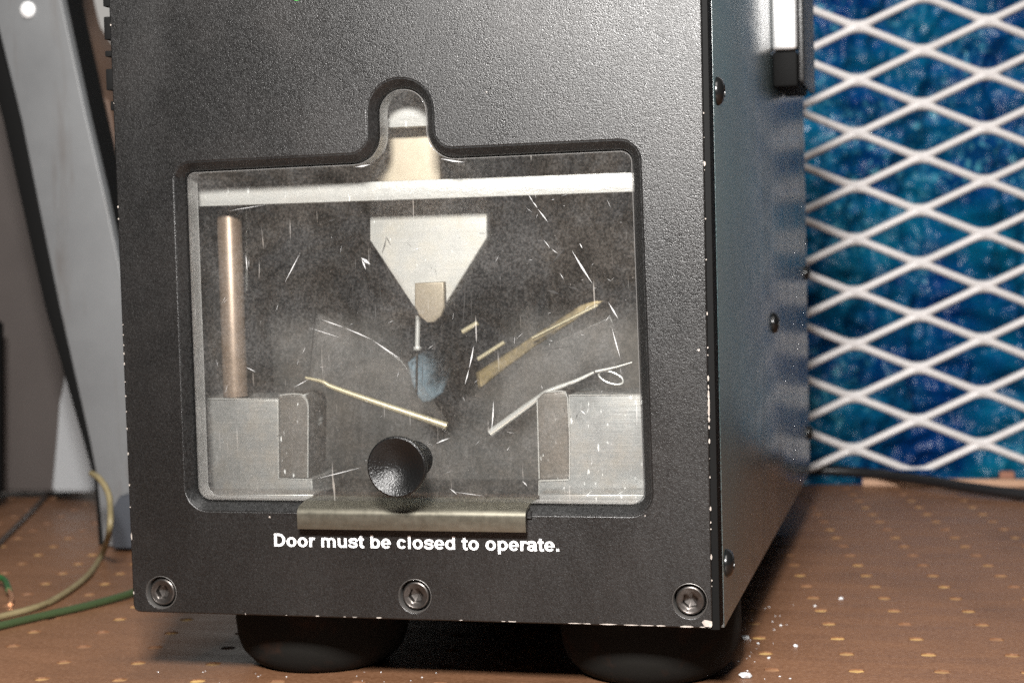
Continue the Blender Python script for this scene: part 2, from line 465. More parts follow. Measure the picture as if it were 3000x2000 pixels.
# pegboard table top: real holes in a slanted grid
A1 = Vector((27.0, 2.6, 0)); A2 = Vector((-4.35, 22.5, 0)); ORG = Vector((-28.0, 57.4, TZ))
table = thing('workbench_top', 'brown pegboard table top with rows of small holes under the machine', 'table', (0, 0, 0))
bm = bmesh.new()
HR = 2.8
K = 12
I0, I1, J0, J1 = -27, 22, -13, 20
grid = {}
def gv(a, b):
    k = (round(a * 2), round(b * 2))
    if k not in grid:
        grid[k] = bm.verts.new(ORG + A1 * a + A2 * b)
    return grid[k]
holes = bmesh.new()
for i in range(I0, I1):
    for j in range(J0, J1):
        c = ORG + A1 * i + A2 * j
        corner = [gv(i - .5, j - .5), gv(i, j - .5), gv(i + .5, j - .5), gv(i + .5, j), gv(i + .5, j + .5), gv(i, j + .5), gv(i - .5, j + .5), gv(i - .5, j)]
        angs = [math.atan2(v.co.y - c.y, v.co.x - c.x) for v in corner]
        top = [bm.verts.new(c + Vector((math.cos(a), math.sin(a), 0)) * HR) for a in angs]
        low = [bm.verts.new(v.co + Vector((0, 0, -1.6))) for v in top]
        for k in range(8):
            q = (k + 1) % 8
            bm.faces.new((corner[k], corner[q], top[q], top[k]))
            bm.faces.new((top[k], top[q], low[q], low[k]))
        hb = [holes.verts.new(c + Vector((math.cos(a) * HR, math.sin(a) * HR, -0.45 - 0.2 * random.random()))) for a in angs]
        holes.faces.new(hb)
bL, bR = tb(0, 1425), tb(3000, 1417)
bn = (bR - bL).cross(Vector((0, 0, 1))).normalized()
for B in (bm, holes):
    bmesh.ops.bisect_plane(B, geom=list(B.verts) + list(B.edges) + list(B.faces), plane_co=bL, plane_no=-bn if bn.y < 0 else bn, clear_outer=True)
finish(bm, 'board', m_peg, table)
finish(holes, 'peg_hole_bottom', m_hole, table, kind='stuff')
u = (bR - bL).normalized()
bm = bmesh.new()
q0, q1 = bL - u * 400, bR + u * 400
f = Vector((0, -1, 0)) * 10
vs = [bm.verts.new(p) for p in (q0 + Vector((0, 0, -0.004)), q1 + Vector((0, 0, -0.004)), q1 + Vector((0, 0, -18)), q0 + Vector((0, 0, -18)))]
bm.faces.new(vs)
finish(bm, 'back_edge', m_wood, table)
bm = bmesh.new()
box(bm, -900, 700, -240, 640, TZ - 18, TZ - 2.2)
r = bmesh.ops.bisect_plane(bm, geom=list(bm.verts) + list(bm.edges) + list(bm.faces), plane_co=bL + Vector((0, -1, 0)), plane_no=-bn if bn.y < 0 else bn, clear_outer=True)
finish(bm, 'underlay', m_wood, table)

# blue tarpaulin behind the mesh
def on_plane(px, py, dist, nn=Vector((-0.2275, 0.9738, 0))):
    d = ray(px, py)
    return CAM + d * (dist / d.dot(nn))
NN = Vector((-0.2275, 0.9738, 0)); TT = Vector((0.9738, 0.2275, 0))
bm = bmesh.new()
c0 = on_plane(2250, 1640, 1230)
NX, NZ = 250, 260
W, H = 560.0, 620.0
vv = []
for j in range(NZ):
    row = []
    for i in range(NX):
        s = i / (NX - 1) * W; t = j / (NZ - 1) * H
        fold = math.sin(s * 0.045 + 1.4 * noise.noise(Vector((s * 0.012, t * 0.006, 1)))) * 9 + noise.noise(Vector((s * 0.03, t * 0.012, 3))) * 22 \
            + noise.noise(Vector((s * 0.09, t * 0.05, 5))) * 8 + abs(noise.noise(Vector((s * 0.05, t * 0.06, 9)))) * 14 \
            - abs(noise.noise(Vector((s * 0.16 + t * 0.04, t * 0.11, 2)))) * 7 - abs(noise.noise(Vector((s * 0.3, t * 0.26 - s * 0.08, 7)))) * 2.6
        row.append(bm.verts.new(c0 + TT * (s - 60) + Vector((0, 0, t - 40)) + NN * fold))
    vv.append(row)
for j in range(NZ - 1):
    for i in range(NX - 1):
        bm.faces.new((vv[j][i], vv[j][i + 1], vv[j + 1][i + 1], vv[j + 1][i]))
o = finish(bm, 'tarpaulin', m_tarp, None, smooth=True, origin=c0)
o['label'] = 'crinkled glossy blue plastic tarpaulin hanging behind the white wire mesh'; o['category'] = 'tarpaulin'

# white expanded-metal mesh
MD = 965
def mp(px, py): return on_plane(px, py, MD)
node0 = mp(2514, 79)
VA = mp(2514 + 380, 79 - 17) - node0
VB = mp(2512.2, 79 + 156.4) - node0
BOT = mp(2700, 1372)
guard = thing('wire_mesh_panel', 'white expanded metal mesh panel of diamond openings in front of blue tarpaulin', 'mesh panel', BOT)
bm = bmesh.new()
e1, e2 = VA / 2, VB / 2       # half diagonals of one diamond
def cell(c):
    open_ = [(-0.8, 0), (-0.75, 0.075), (-0.2, 0.655), (-0.1, 0.75), (0, 0.765), (0.1, 0.75), (0.2, 0.655), (0.75, 0.075), (0.8, 0), (0.75, -0.075), (0.2, -0.655), (0.1, -0.75), (0, -0.765), (-0.1, -0.75), (-0.2, -0.655), (-0.75, -0.075)]
    rim = []
    for a, b in open_:
        s = abs(a) + abs(b)
        rim.append((a / s, b / s))
    rim[0] = (-1, 0); rim[8] = (1, 0); rim[4] = (0, 1); rim[12] = (0, -1)
    def ring(f, g, dz):
        return [bm.verts.new(c + e1 * (r[0] * (1 - f) + o_[0] * f) + e2 * (r[1] * (1 - f) + o_[1] * f) - NN * dz) for r, o_ in zip(rim, open_)]
    R = [ring(0, 0, 2.8), ring(.4, 0, 2.5), ring(.75, 0, 1.6), ring(1.0, 0, -0.3), ring(.8, 0, -2.0), ring(0, 0, -2.6)]
    for a, b in zip(R, R[1:]):
        for k in range(16):
            q = (k + 1) % 16
            bm.faces.new((a[k], a[q], b[q], b[k]))
for i in range(-4, 6):
    for j in range(-4, 11):
        for half in (0, 1):
            cell(node0 + VA * (i + .5 * half) + VB * (j + .5 + .5 * half))
bmesh.ops.remove_doubles(bm, verts=bm.verts, dist=0.05)
bmesh.ops.bisect_plane(bm, geom=list(bm.verts) + list(bm.edges) + list(bm.faces), plane_co=BOT, plane_no=Vector((0, 0, -1)), clear_outer=True)
finish(bm, 'expanded_metal_sheet', m_mesh, guard, smooth=50)

# black power cable behind the machine and bits along the table's back edge
def tbp(px, py, z): p = tb(px, py, z); return p
pts = [tbp(2150, 1372, 9), tbp(2380, 1376, 8), tbp(2540, 1385, 7), tbp(2700, 1405, 6), tbp(2850, 1429, 5), tbp(3000, 1448, 4), tbp(3120, 1456, 4)]
tube('power_cable', pts, 3.0, m_cable, n=14, label='black power cable lying along the back of the table below the mesh', category='cable')
p = tb(2960, 1416)
o = box_obj('orange_block', (p.x - 6, p.x + 2.5, p.y - 3, p.y + 4, TZ + .2, TZ + 7), m_orange, None, 1.2)
o['label'] = 'small orange brown block at the back edge of the table, far right'; o['category'] = 'block'
p = tb(2730, 1420)
bm = bmesh.new(); box(bm, p.x - 38, p.x + 60, p.y - 6, p.y - 1, TZ + 0.2, TZ + 4)
o = finish(bm, 'wooden_strip', m_wood)
o['label'] = 'thin pale wooden strip lying behind the black power cable'; o['category'] = 'wood strip'

# leaning grey steel bar on the left
BY = tb(340, 1604).y
barp = thing('leaning_steel_bar', 'pale grey flat steel bar leaning at a slant left of the machine', 'steel bar', tb(340, 1600))
fl = lambda pts, y0, y1, nm, mt, bv=0.8: plate(nm, [Vector(xz(a, b, y0)) for a, b in pts], [], y0, y1, mt, barp, bv, 2)
fl([(302, 1600), (283, 1400), (262, 1290), (174, 900), (123, 654), (63, 356), (-60, -140), (140, -140), (179, 0), (253, 344), (299, 540), (356, 804), (420, 1130), (440, 1450), (440, 1600)][::-1], BY, BY + 6, 'flat_bar', m_grey)
fl([(290, 1604), (276, 1400), (244, 1290), (132, 900), (76, 654), (10, 356), (-120, -140), (-70, -140), (63, 356), (123, 654), (174, 900), (262, 1290), (283, 1400), (302, 1604)][::-1], BY + 6.5, BY + 30, 'shaded_edge', m_black, 0.3)  # black strip: shade on the bar's left thickness put into the colour
fl([(330, 1606), (322, 1500), (350, 1452), (460, 1440), (460, 1606)][::-1], BY - 12, BY - .5, 'foot', m_dgrey)
fl([(190, -140), (192, 0), (268, 344), (313, 540), (368, 804), (432, 1130), (425, 1130), (356, 804), (299, 540), (253, 344), (179, 0), (150, -140)][::-1], BY + 6.5, BY + 24, 'shaded_edge', m_black, 0.2)  # thin black strip painted for the shaded right edge
lathe('rivet', [(3.9, 0), (3.9, -1.0), (2.9, -2.2), (1.4, -2.8)], at(83, 30, BY), 'Y', m_white, barp, 28)

# brown upholstered edge behind it
prof = [(165, -160), (192, -40), (206, 25), (216, 60), (236, 92), (262, 128), (284, 165), (300, 200), (309, 240), (316, 272), (345, 300), (400, 600), (470, 1000), (200, 1000), (60, 300), (40, -160)]
o = plate('leather_pad', [Vector(xz(a, b, 300)) for a, b in prof][::-1], [], 290, 330, m_leather, None, 1.5, 3)
o['label'] = 'brown leather pad with a curved edge between grey bar and machine'; o['category'] = 'pad'
# dim cabinet, and a pale wedge built for light reflected on metal
backplane('dark_cabinet', [(-260, 1440), (-260, -300), (190, -300), (190, 1440)], 985, m_cabinet, 40, None,
          dict(label='dim brown grey cabinet side behind the leaning steel bar', category='cabinet'))
backplane('pale_reflection', [(150, 1441), (175, 1180), (205, 1010), (215, 1010), (262, 1300), (275, 1441)], 960, m_pale, 10, None,
          dict(label='pale tapering wedge standing for light reflected on metal behind the leaning bar on the left', category='reflection'))
backplane('black_post', [(-60, 1452), (-60, 940), (-4, 940), (-4, 1452)], 940, m_black, 10, None,
          dict(label='black post at the far left edge of the table', category='post'))

# cords on the left of the table
P = [tb(-60, 1822, 1.5), tb(0, 1806, 1.5), tb(140, 1765, 1.5), tb(250, 1692, 1.5), tb(298, 1625, 2), at(321, 1550, 170), at(322, 1470, 180), at(312, 1432, 184), at(290, 1400, 188), at(268, 1386, 194)]
tube('olive_cord', P, 1.35, m_olive, n=10, label='olive tan cord rising in a hook beside the foot of the steel bar', category='cord')
P = [tb(-60, 1845, 1.7), tb(0, 1832, 1.7), tb(110, 1806, 1.7), tb(260, 1772, 1.7), tb(390, 1735, 1.9), tb(470, 1700, 1.9)]
tube('green_cable', P, 1.6, m_gcord, n=10, label='dark green cord running under the left edge of the machine', category='cord')
P = [tb(148, 1437, 1.2), tb(100, 1490, 1.2), tb(0, 1588, 1.2), tb(-60, 1640, 1.2)]
tube('thin_dark_cord', P, 1.5, m_dcord, n=8, label='thin dark cord slanting across the table at the far left', category='cord')
gw = thing('green_wire', 'short green wire with a bare copper end at the left edge of the table', 'wire', tb(0, 1720))
tube('insulation', [tb(-50, 1690, 4), tb(-10, 1688, 5), tb(15, 1700, 4), tb(26, 1728, 3)], 1.3, m_gwire, gw)
tube('copper_core', [tb(26, 1728, 3), tb(34, 1750, 2), tb(30, 1770, 1.2)], 0.9, m_bcopper, gw)

# ------------------------------------------------------------------ the machine
XL, XR, ZB, ZT = -254.7, -66.9, 21.6, 245.0
mach = thing('machine', 'black powder coated machine with a clear safety door in its front', 'machine', (-160, 180, 0))

OPEN = rounded([(-234.8, 54.9, 7.5), (-84.0, 54.9, 7.0), (-85.6, 166.9, 6.5), (-148.8, 166.5, 6.0), (-148.8, 188.3, 10.2), (-169.9, 188.3, 10.2), (-169.9, 166.0, 6.0), (-234.8, 165.4, 5.5)], 9)
SCREWS = [(-244.6, 28.2), (-159.1, 29.1), (-73.5, 29.7)]
circ2 = lambda c, r, n=40: [Vector((c[0] + r * math.cos(2 * math.pi * i / n), c[1] + r * math.sin(2 * math.pi * i / n))) for i in range(n)]
outline = rounded([(XL, ZB, 2.4), (XR, ZB, 2.4), (XR + .6, ZT, 1), (XL - .4, ZT, 1)], 5)
plate('front_panel', outline, [OPEN] + [circ2(c, 5.1) for c in SCREWS], 0.0, 9.0, m_panel, mach, 0.5, 1, False)
O1 = offset(OPEN, 0.15); O2 = offset(OPEN, 2.2); O3 = offset(OPEN, 2.5)
ring = lambda P_, y: [Vector((q.x, y, q.y)) for q in P_]
loft('opening_rim', [ring(offset(OPEN, -0.45), 0.4), ring(OPEN, -0.02), ring(O1, 0.0), ring(O2, 2.2), ring(O3, 2.8), ring(O3, 12.0)], m_rim, mach, smooth=30)

# dark groove strip beside the panel, chamber, outer covers
box_obj('chamber_back', (-252, -68, 118, 120, 24, 240), m_cav, mach)
box_obj('chamber_side', (-253.5, -251.5, 12, 118, 24, 240), m_cav, mach)
box_obj('chamber_side', (-68.5, -66.5, 12, 118, 24, 240), m_cav, mach)
box_obj('chamber_floor', (-251.4, -68.6, 12, 118, 47, 49), m_cav, mach)
box_obj('chamber_ceiling', (-251.4, -68.6, 12, 118, 205, 207), m_cav, mach)
box_obj('groove_shade', (-67.8, -64.85, 1.0, 10.2, 21.0, ZT), m_black, mach, 0.2)  # black strip put in for the shaded groove at the panel's edge
box_obj('side_cover', (-66.4, -64.6, 10.3, 360, 19.6, ZT), m_side, mach, 0.25, label='bluish grey side cover')
box_obj('side_cover', (-254.6, -252.8, 9.6, 360, 19.6, ZT), m_panel, mach, 0.25)
box_obj('base_plate', (-252.7, -66.5, 9.6, 359, 19.6, 21.4), m_rim, mach)
box_obj('rear_panel', (-252.7, -66.5, 357.5, 359.5, 21.6, ZT), m_rim, mach)
for (a, b) in ((-30, 20), (50, 117), (150, 167), (203, 265), (298, 325)):
    z1, z0 = at(325, a, 4).z, at(325, b, 4).z
    box_obj('vent_fin', (-258.6 if a < 290 else -257.4, -255.3, 3.0, 14, z0, z1), m_black, mach, 0.3)

# rubber feet
for c in ((-208.5, 50), (-94.0, 50), (-204.5, 325), (-104, 315)):
    lathe('foot', [(29.6, 19.5), (29.8, 12), (29.2, 6), (27.6, 1.5), (24, -2.4), (21.0, -3.95)], (c[0], c[1], 0), 'Z', m_rubber, mach, 64, 60)

# socket head screws
for (cx, cz) in SCREWS:
    s = thing('tmp', '', '', (cx, 0, cz)); del s['label']; del s['category']
    s.name = 'cap_screw'
    s.parent = mach; s.location = (Vector((cx, 0, cz)) - Vector((-160, 180, 0))) * MM
    bm = bmesh.new()
    n = 48; ph = 0.3 + cx * 0.1
    prof = [(4.35, 5.0), (4.35, 1.3), (4.22, 0.85), (3.9, 0.62), (3.75, 0.60), (3.6, 0.68), (2.75, 0.68)]
    rings = [[bm.verts.new(q) for q in circle((cx, y, cz), r, 'Y', n)] for r, y in prof]
    def hexpt(w, R):
        k = ((w - ph) % (math.pi / 3)) - math.pi / 6
        return R / math.cos(k)
    for R, y in ((2.1, 0.95), (2.1, 3.4), (0.3, 4.1)):
        rings.append([bm.verts.new((cx + math.cos(2 * math.pi * i / n) * hexpt(2 * math.pi * i / n, R), y, cz + math.sin(2 * math.pi * i / n) * hexpt(2 * math.pi * i / n, R))) for i in range(n)])
    for a, b in zip(rings, rings[1:]):
        for i in range(n):
            j = (i + 1) % n
            bm.faces.new((a[i], a[j], b[j], b[i]))
    bm.faces.new(rings[-1])
    finish(bm, 'screw_head', m_oxide, s, smooth=32)
    loft('counterbore', [circle((cx, y, cz), r, 'Y', 48) for r, y in ((5.35, 0.03), (5.2, -0.03), (4.95, 0.3), (4.9, 6.0), (0.5, 6.01))], m_bore, s)

# button head screws on the right cover
for (y, z, r) in ((17, 181.3, 4.3), (17.5, 38.0, 4.3), (182, 103.4, 4.2), (352, 119.5, 3.6), (352, 40.5, 3.6)):
    lathe('button_screw', [(r, 0), (r, .5), (r * .93, 1.2), (r * .75, 1.9), (r * .45, 2.3), (r * .42, 1.3), (.1, 1.2)], (-64.55, y, z), 'X', m_gloss, mach, 28, 30)

# bright handle high on the right cover
h = thing('tmp', '', '', (0, 0, 0)); del h['label']; del h['category']; h.name = 'handle'; h.parent = mach
h.location = (Vector((-60, 210, 210)) - Vector((-160, 180, 0))) * MM
box_obj('grip', (-64.5, -54.6, 196, 206, 212.2, ZT), m_chrome, h, 1.4, 3)
box_obj('grip_edge', (-54.4, -52.2, 200, 262, 199.5, ZT), m_rim, h, 0.8)
box_obj('grip_shade', (-64.5, -54.6, 197, 250, 197.5, 211.6), m_black, h, 1.2)  # black block standing in for the reflection and shadow below the grip

# lettering printed on the panel
def lettering(text, x0, x1, zbase, cap, y, mat, parent):
    """bold sans-serif letters drawn from bars, ring sectors and brush strokes (1000 units to the em)"""
    def bar(a, b, c, d): return [[(a, c), (b, c), (b, d), (a, d)]]
    def ring(cx, cy, ro, so, ri, si, a0, a1, n=22):
        q = []
        for k in range(n):
            t0, t1 = (math.radians(a0 + (a1 - a0) * (k + e) / n) for e in (0, 1))
            q.append([(cx + ro * math.cos(t0), cy + so * math.sin(t0)), (cx + ro * math.cos(t1), cy + so * math.sin(t1)), (cx + ri * math.cos(t1), cy + si * math.sin(t1)), (cx + ri * math.cos(t0), cy + si * math.sin(t0))])
        return q
    def brush(pts, w):
        P = [Vector(p) for p in smooth_path([(a, b, 0) for a, b in pts], 5)]
        L = []
        for i, p in enumerate(P):
            d = (P[min(i + 1, len(P) - 1)] - P[max(i - 1, 0)]).normalized()
            L.append((p + Vector((-d.y, d.x, 0)) * w / 2, p - Vector((-d.y, d.x, 0)) * w / 2))
        return [[tuple(L[i][0][:2]), tuple(L[i + 1][0][:2]), tuple(L[i + 1][1][:2]), tuple(L[i][1][:2])] for i in range(len(L) - 1)]
    G = {
        'D': (722, [bar(73, 218, 0, 716), bar(217, 331, 0, 121), bar(217, 331, 595, 716), ring(330, 358, 352, 358, 203, 237, -90, 90)]),
        'o': (611, [ring(305, 259, 268, 272, 126, 160, 0, 360, 36)]),
        'r': (389, [bar(66, 203, 0, 519), brush([(150, 250), (165, 370), (225, 450), (300, 466), (372, 452)], 128)]),
        'm': (889, [bar(61, 198, 0, 519), ring(287, 340, 227, 191, 90, 80, 0, 150), bar(377, 514, 0, 341), ring(602, 340, 226, 191, 89, 80, 0, 150), bar(691, 828, 0, 341)]),
        'u': (611, [bar(64, 201, 185, 519), ring(305, 186, 241, 198, 104, 80, 180, 325), bar(409, 546, 0, 519)]),
        's': (556, [brush([(490, 345), (450, 428), (370, 470), (262, 475), (150, 445), (108, 372), (150, 308), (270, 275), (395, 245), (452, 190), (448, 115), (385, 58), (270, 43), (160, 62), (98, 108), (62, 175)], 118)]),
        't': (333, [bar(84, 221, 130, 660), bar(12, 318, 408, 519), brush([(152, 150), (165, 80), (225, 47), (322, 60)], 128)]),
        'b': (611, [bar(66, 203, 0, 716), ring(316, 259, 258, 272, 116, 160, 0, 360, 36)]),
        'e': (556, [ring(278, 259, 254, 272, 116, 164, 0, 322, 34), bar(140, 531, 212, 302)]),
        'c': (556, [ring(284, 259, 250, 272, 110, 160, 28, 326, 34)]),
        'l': (278, [bar(70, 209, 0, 716)]),
        'd': (611, [bar(408, 545, 0, 716), ring(294, 259, 258, 272, 116, 160, 0, 360, 36)]),
        'p': (611, [bar(66, 203, -198, 519), ring(316, 259, 258, 272, 116, 160, 0, 360, 36)]),
        'a': (556, [brush([(52, 352), (95, 430), (180, 470), (290, 472), (385, 445), (428, 380), (434, 250), (436, 110), (470, -4)], 132), ring(232, 152, 202, 164, 72, 62, 0, 360, 28), bar(232, 425, 225, 305)]),
        '.': (278, [bar(70, 209, 0, 140)]), ' ': (278, [])}
    tot = sum(G[c][0] for c in text) - 140
    kx = (x1 - x0) / tot; kz = cap / 716
    bm = bmesh.new(); pen = -73
    for c in text:
        w, parts_ = G[c]
        for k, quads in enumerate(parts_):
            for q in quads:
                bm.faces.new([bm.verts.new((x0 + (pen + a) * kx, y - k * 0.006, zbase + b * kz)) for a, b in q])
        pen += w
    bmesh.ops.remove_doubles(bm, verts=bm.verts, dist=0.002)
    return finish(bm, 'lettering', mat, parent)
lettering('Door must be closed to operate.', *(lambda a, b: (a.x, b.x))(at(804, 1597), at(1638, 1602)), 43.9, 4.05, -0.05, m_white, mach)
lathe('indicator_light', [(2.2, 0.0), (2.2, -0.6), (1.6, -1.0)], at(870, -19), 'Y', m_green, mach, 24)

# paint chips along the worn edges
bm = bmesh.new()
def chip(c, a, b, ny=True):
    """small ragged flake, a wide and b high, lying on the front (ny) or on the side"""
    k = random.randint(7, 10); ph = random.random() * 6
    vs = []
    for i in range(k):
        w = 2 * math.pi * i / k
        rr = 0.65 + 0.5 * random.random()
        if ny: vs.append(bm.verts.new(c + Vector((math.cos(w) * a * rr, 0, math.sin(w) * b * rr))))
        else: vs.append(bm.verts.new(c + Vector((0, math.cos(w) * a * rr, math.sin(w) * b * rr))))
    bm.faces.new(vs)
def slant_chip(x, z, b, w=0.45):
    """flake wrapped on the panel's right chamfer"""
    k = 9; vs = []
    for i in range(k):
        t = 2 * math.pi * i / k; rr = .7 + .45 * random.random()
        s = math.cos(t) * rr * w
        vs.append(bm.verts.new(Vector((x - 0.03 + s * .9, 0.20 + s * .45, z + math.sin(t) * b * rr))))
    bm.faces.new(vs)
m_side.node_tree.nodes['Principled BSDF'].inputs['IOR'].default_value = 2.1
R_EDGE = lambda z: XR + .6 * (z - ZB) / (ZT - ZB)
for (py, b) in ((478, .9), (918, .7), (1018, .3), (1108, 1.2), (1133, .8), (1155, 1.6), (1180, 2.0), (1205, 1.8), (1228, 1.2), (1252, .8), (1292, .9), (1398, .5), (1490, .9), (1530, .4), (1550, .3), (1632, 1.0), (1700, .4), (1040, .3), (640, .3), (760, .25), (330, .3)):
    z = at(2095, py).z
    slant_chip(R_EDGE(z) + 0.05, z, b * .85, 0.34 if b > .8 else .22)
for i in range(5):
    z = 25 + random.random() ** 1.5 * 150
    slant_chip(R_EDGE(z) + .05, z, .08 + .15 * random.random(), .12)
for (px, a, b) in ((1500, 1.5, .18), (1475, .8, .14), (1685, 2.5, .15), (1720, 1.5, .15), (1780, 3.0, .2), (1850, 3.0, .18), (1895, 2.0, .16), (1935, 1.5, .2), (2010, 2.2, .3), (2060, 1.6, .16), (2090, 1.2, .2), (2116, 1.6, 1.4), (1110, 1.0, .2), (930, .8, .15), (1010, .5, .1), (1040, .9, .1), (720, .3, .15), (840, .3, .1), (1350, .6, .12)):
    x = at(px, 1810).x
    chip(Vector((min(x, XR - 1.4), -0.04, ZB + .42 + (0.9 if b > 1 else 0))), a, b)
for (py, a) in ((300, .15), (605, .45), (640, .3), (1010, .3), (1035, .4), (1065, .5), (1118, .2), (1160, .25), (1205, .2), (1255, .5), (1328, .6), (1420, .3), (1485, .3), (1570, 1.2), (1735, .5), (980, .2), (950, .15), (70, .3)):
    z = at(385, py).z
    chip(Vector((XL - .4 * (z - ZB) / (ZT - ZB) + .42, -0.04, z)), .22, a)
for (px, py, a) in ((2047, 1025, .35), (790, 1514, .35), (1425, 270, .2), (1890, 1510, .2)):
    chip(at(px, py, -0.05), a, a)
finish(bm, 'paint_chips', m_chip, mach, kind='stuff')

# ------------------------------------------------------------------ door pane with its knob
door = bpy.data.objects.new('door_pane', None)
DO = offset(OPEN, 3.0)
DOm = []
for q in DO:
    DOm.append(Vector((q.x, max(q.y, 57.9))))
o = plate('safety_door', DO, [], 3.0, 10.5, [m_glass, m_edge, m_clear], mach, 0.35, 2)
for poly in o.data.polygons:
    poly.material_index = 0 if poly.normal.y < -0.9 else (2 if poly.normal.y > .9 else 1)
dr = o
KC = at(1163, 1367, -15)
kn = lathe('knob', [(0.3, -12.9), (2.5, -13.1), (4.6, -13.9), (6.3, -14.8), (7.9, -15.6), (8.7, -15.9), (9.15, -15.6), (9.3, -14.8), (9.2, -13.6), (8.6, -12.4), (6.6, -10.6), (5.2, -9.0), (4.7, -6), (4.9, -1), (5.6, 2.0), (5.8, 2.95)], (KC.x, 0, KC.z), 'Y', m_knob, dr, 64, 40)

# scratches in the pane, plus glints drawn as pale slivers
def sliver(bm, a, b, w, Y):
    p, q = at(*a, Y), at(*b, Y)
    d = (q - p).normalized(); s = Vector((-d.z, 0, d.x))
    mid = (p + q) / 2 + s * w * random.uniform(-1, 1) * .6
    v = [bm.verts.new(x) for x in (p, mid - s * w, q, mid + s * w)]
    bm.faces.new(v)
bm = bmesh.new()
for a, b, w in (((1548, 570), (1562, 592), .22), ((1560, 590), (1575, 610), .3), ((1575, 612), (1606, 652), .35), ((1592, 702), (1612, 728), .22), ((1615, 728), (1636, 744), .18),
                ((1675, 733), (1737, 833), .55), ((1640, 800), (1652, 818), .2), ((1697, 712), (1706, 728), .3), ((880, 740), (834, 828), .3), ((720, 745), (724, 795), .3),
                ((668, 618), (780, 600), .15), ((1782, 885), (1812, 935), .45), ((1792, 958), (1818, 1052), .35), ((1388, 1012), (1374, 1080), .45), ((1374, 1080), (1362, 1126), .35),
                ((1446, 1172), (1440, 1262), .4), ((925, 1402), (1060, 1368), .22), ((1275, 1300), (1318, 1282), .35), ((1318, 1430), (1340, 1448), .3), ((1530, 1408), (1545, 1424), .3),
                ((1060, 760), (1072, 790), .5), ((1058, 755), (1085, 775), .9), ((720, 1075), (750, 1090), .25), ((1290, 465), (1362, 476), .45), ((1040, 490), (1085, 482), .45), ((940, 935), (1010, 960), .25), ((1010, 960), (1090, 995), .3), ((1090, 995), (1175, 1052), .35), ((905, 960), (1000, 990), .15),
                ((1330, 1440), (1420, 1452), .15), ((1700, 1200), (1716, 1214), .3), ((860, 1135), (905, 1110), .2)):
    sliver(bm, a, b, w * .55, 2.9)
for i in range(70):
    px, py = random.uniform(620, 1860), random.uniform(560, 1420)
    L = random.uniform(4, 30) ** 1.0; w = random.uniform(.025, .06); an = random.gauss(-0.9, .7)
    sliver(bm, (px, py), (px + L * math.cos(an), py + L * math.sin(an)), w, 2.93)
M = Mat('scratch_glint'); M.set(Base_Color=(0.72, 0.72, 0.72, 1), Roughness=0.3, Alpha=0.5); m_scr_glint = M.m
finish(bm, 'scratches_and_glints', m_scr_glint, dr, kind='stuff')  # real scratches together with painted glints
bm = bmesh.new()
for a, b, w in (((1133, 692), (1118, 748), .5), ((1130, 690), (1145, 720), .35), ((1118, 748), (1165, 860), .4), ((1112, 820), (1118, 900), .25), ((912, 880), (925, 960), .8), ((925, 900), (905, 1110), .35),
                ((1365, 800), (1355, 960), .35), ((1380, 850), (1382, 940), .2), ((1222, 1040), (1222, 1170), .5), ((1238, 1040), (1236, 1150), .25), ((1655, 728), (1618, 770), .45), ((1600, 850), (1640, 862), .8), ((1662, 840), (1700, 850), .5), ((1605, 775), (1600, 820), .3),
                ((1400, 683), (1424, 684), .25), ((960, 650), (985, 640), .5), ((1010, 890), (1050, 880), .3), ((1560, 1030), (1700, 1010), .25), ((1510, 1060), (1515, 1090), .3), ((1440, 1230), (1425, 1255), .2), ((640, 690), (650, 700), .3)):
    sliver(bm, a, b, w * .6, 2.88)
for i in range(50):
    px, py = random.uniform(700, 1800), random.uniform(600, 1380)
    L = random.uniform(4, 30); w = random.uniform(.06, .18); an = random.gauss(1.45, .5)
    sliver(bm, (px, py), (px + L * math.cos(an), py + L * math.sin(an)), w, 2.91)
M = Mat('dark_crack'); M.set(Base_Color=(0.02, 0.018, 0.016, 1), Roughness=0.6, Alpha=0.7); m_crk = M.m
finish(bm, 'dark_cracks', m_crk, dr, kind='stuff')

# ------------------------------------------------------------------ bent sheet-metal lip under the door
def prism_x(name, prof, x0, x1, mat, parent, smooth=30, r=0.0):
    rings = [[Vector((x, y, z)) for (y, z) in prof] for x in (x0, x1)]
    bm = bmesh.new()
    R = [[bm.verts.new(q) for q in rr] for rr in rings]
    n = len(prof)
    for i in range(n):
        j = (i + 1) % n
        bm.faces.new((R[0][i], R[0][j], R[1][j], R[1][i]))
    bm.faces.new(R[0]); bm.faces.new(R[1])
    return finish(bm, name, mat, parent, smooth=smooth)
def bend_profile(path, t):
    a = [Vector(p) for p in path]
    up = []; dn = []
    for i, p in enumerate(a):
        d = (a[min(i + 1, len(a) - 1)] - a[max(i - 1, 0)]).normalized(); nrm = Vector((-d.y, d.x))
        up.append(p + nrm * t / 2); dn.append(p - nrm * t / 2)
    return up + dn[::-1]
YF = -4.0
zt = at(1200, 1495, YF).z; zb = at(1200, 1552, YF).z
path = [(13, zt + 1.6), (4, zt + 1.4), (1, zt + 1.0), *[(YF + 2.0 - 2.0 * math.sin(w), zt - 1.7 + 2.0 * math.cos(w)) for w in [math.radians(8 + 10 * k) for k in range(9)]], (YF, zb + .5), (YF + .1, zb)]
xl, xr = at(872, 1505, YF).x, at(1540, 1505, YF).x
prism_x('door_lip', bend_profile(path, 1.1), xl, xr, m_lip, dr, 40)
box_obj('lip_shelf', (xl + 1.5, xr + 1.0, -1, 14, zt - 2.4, zt - .3), m_rim, dr)

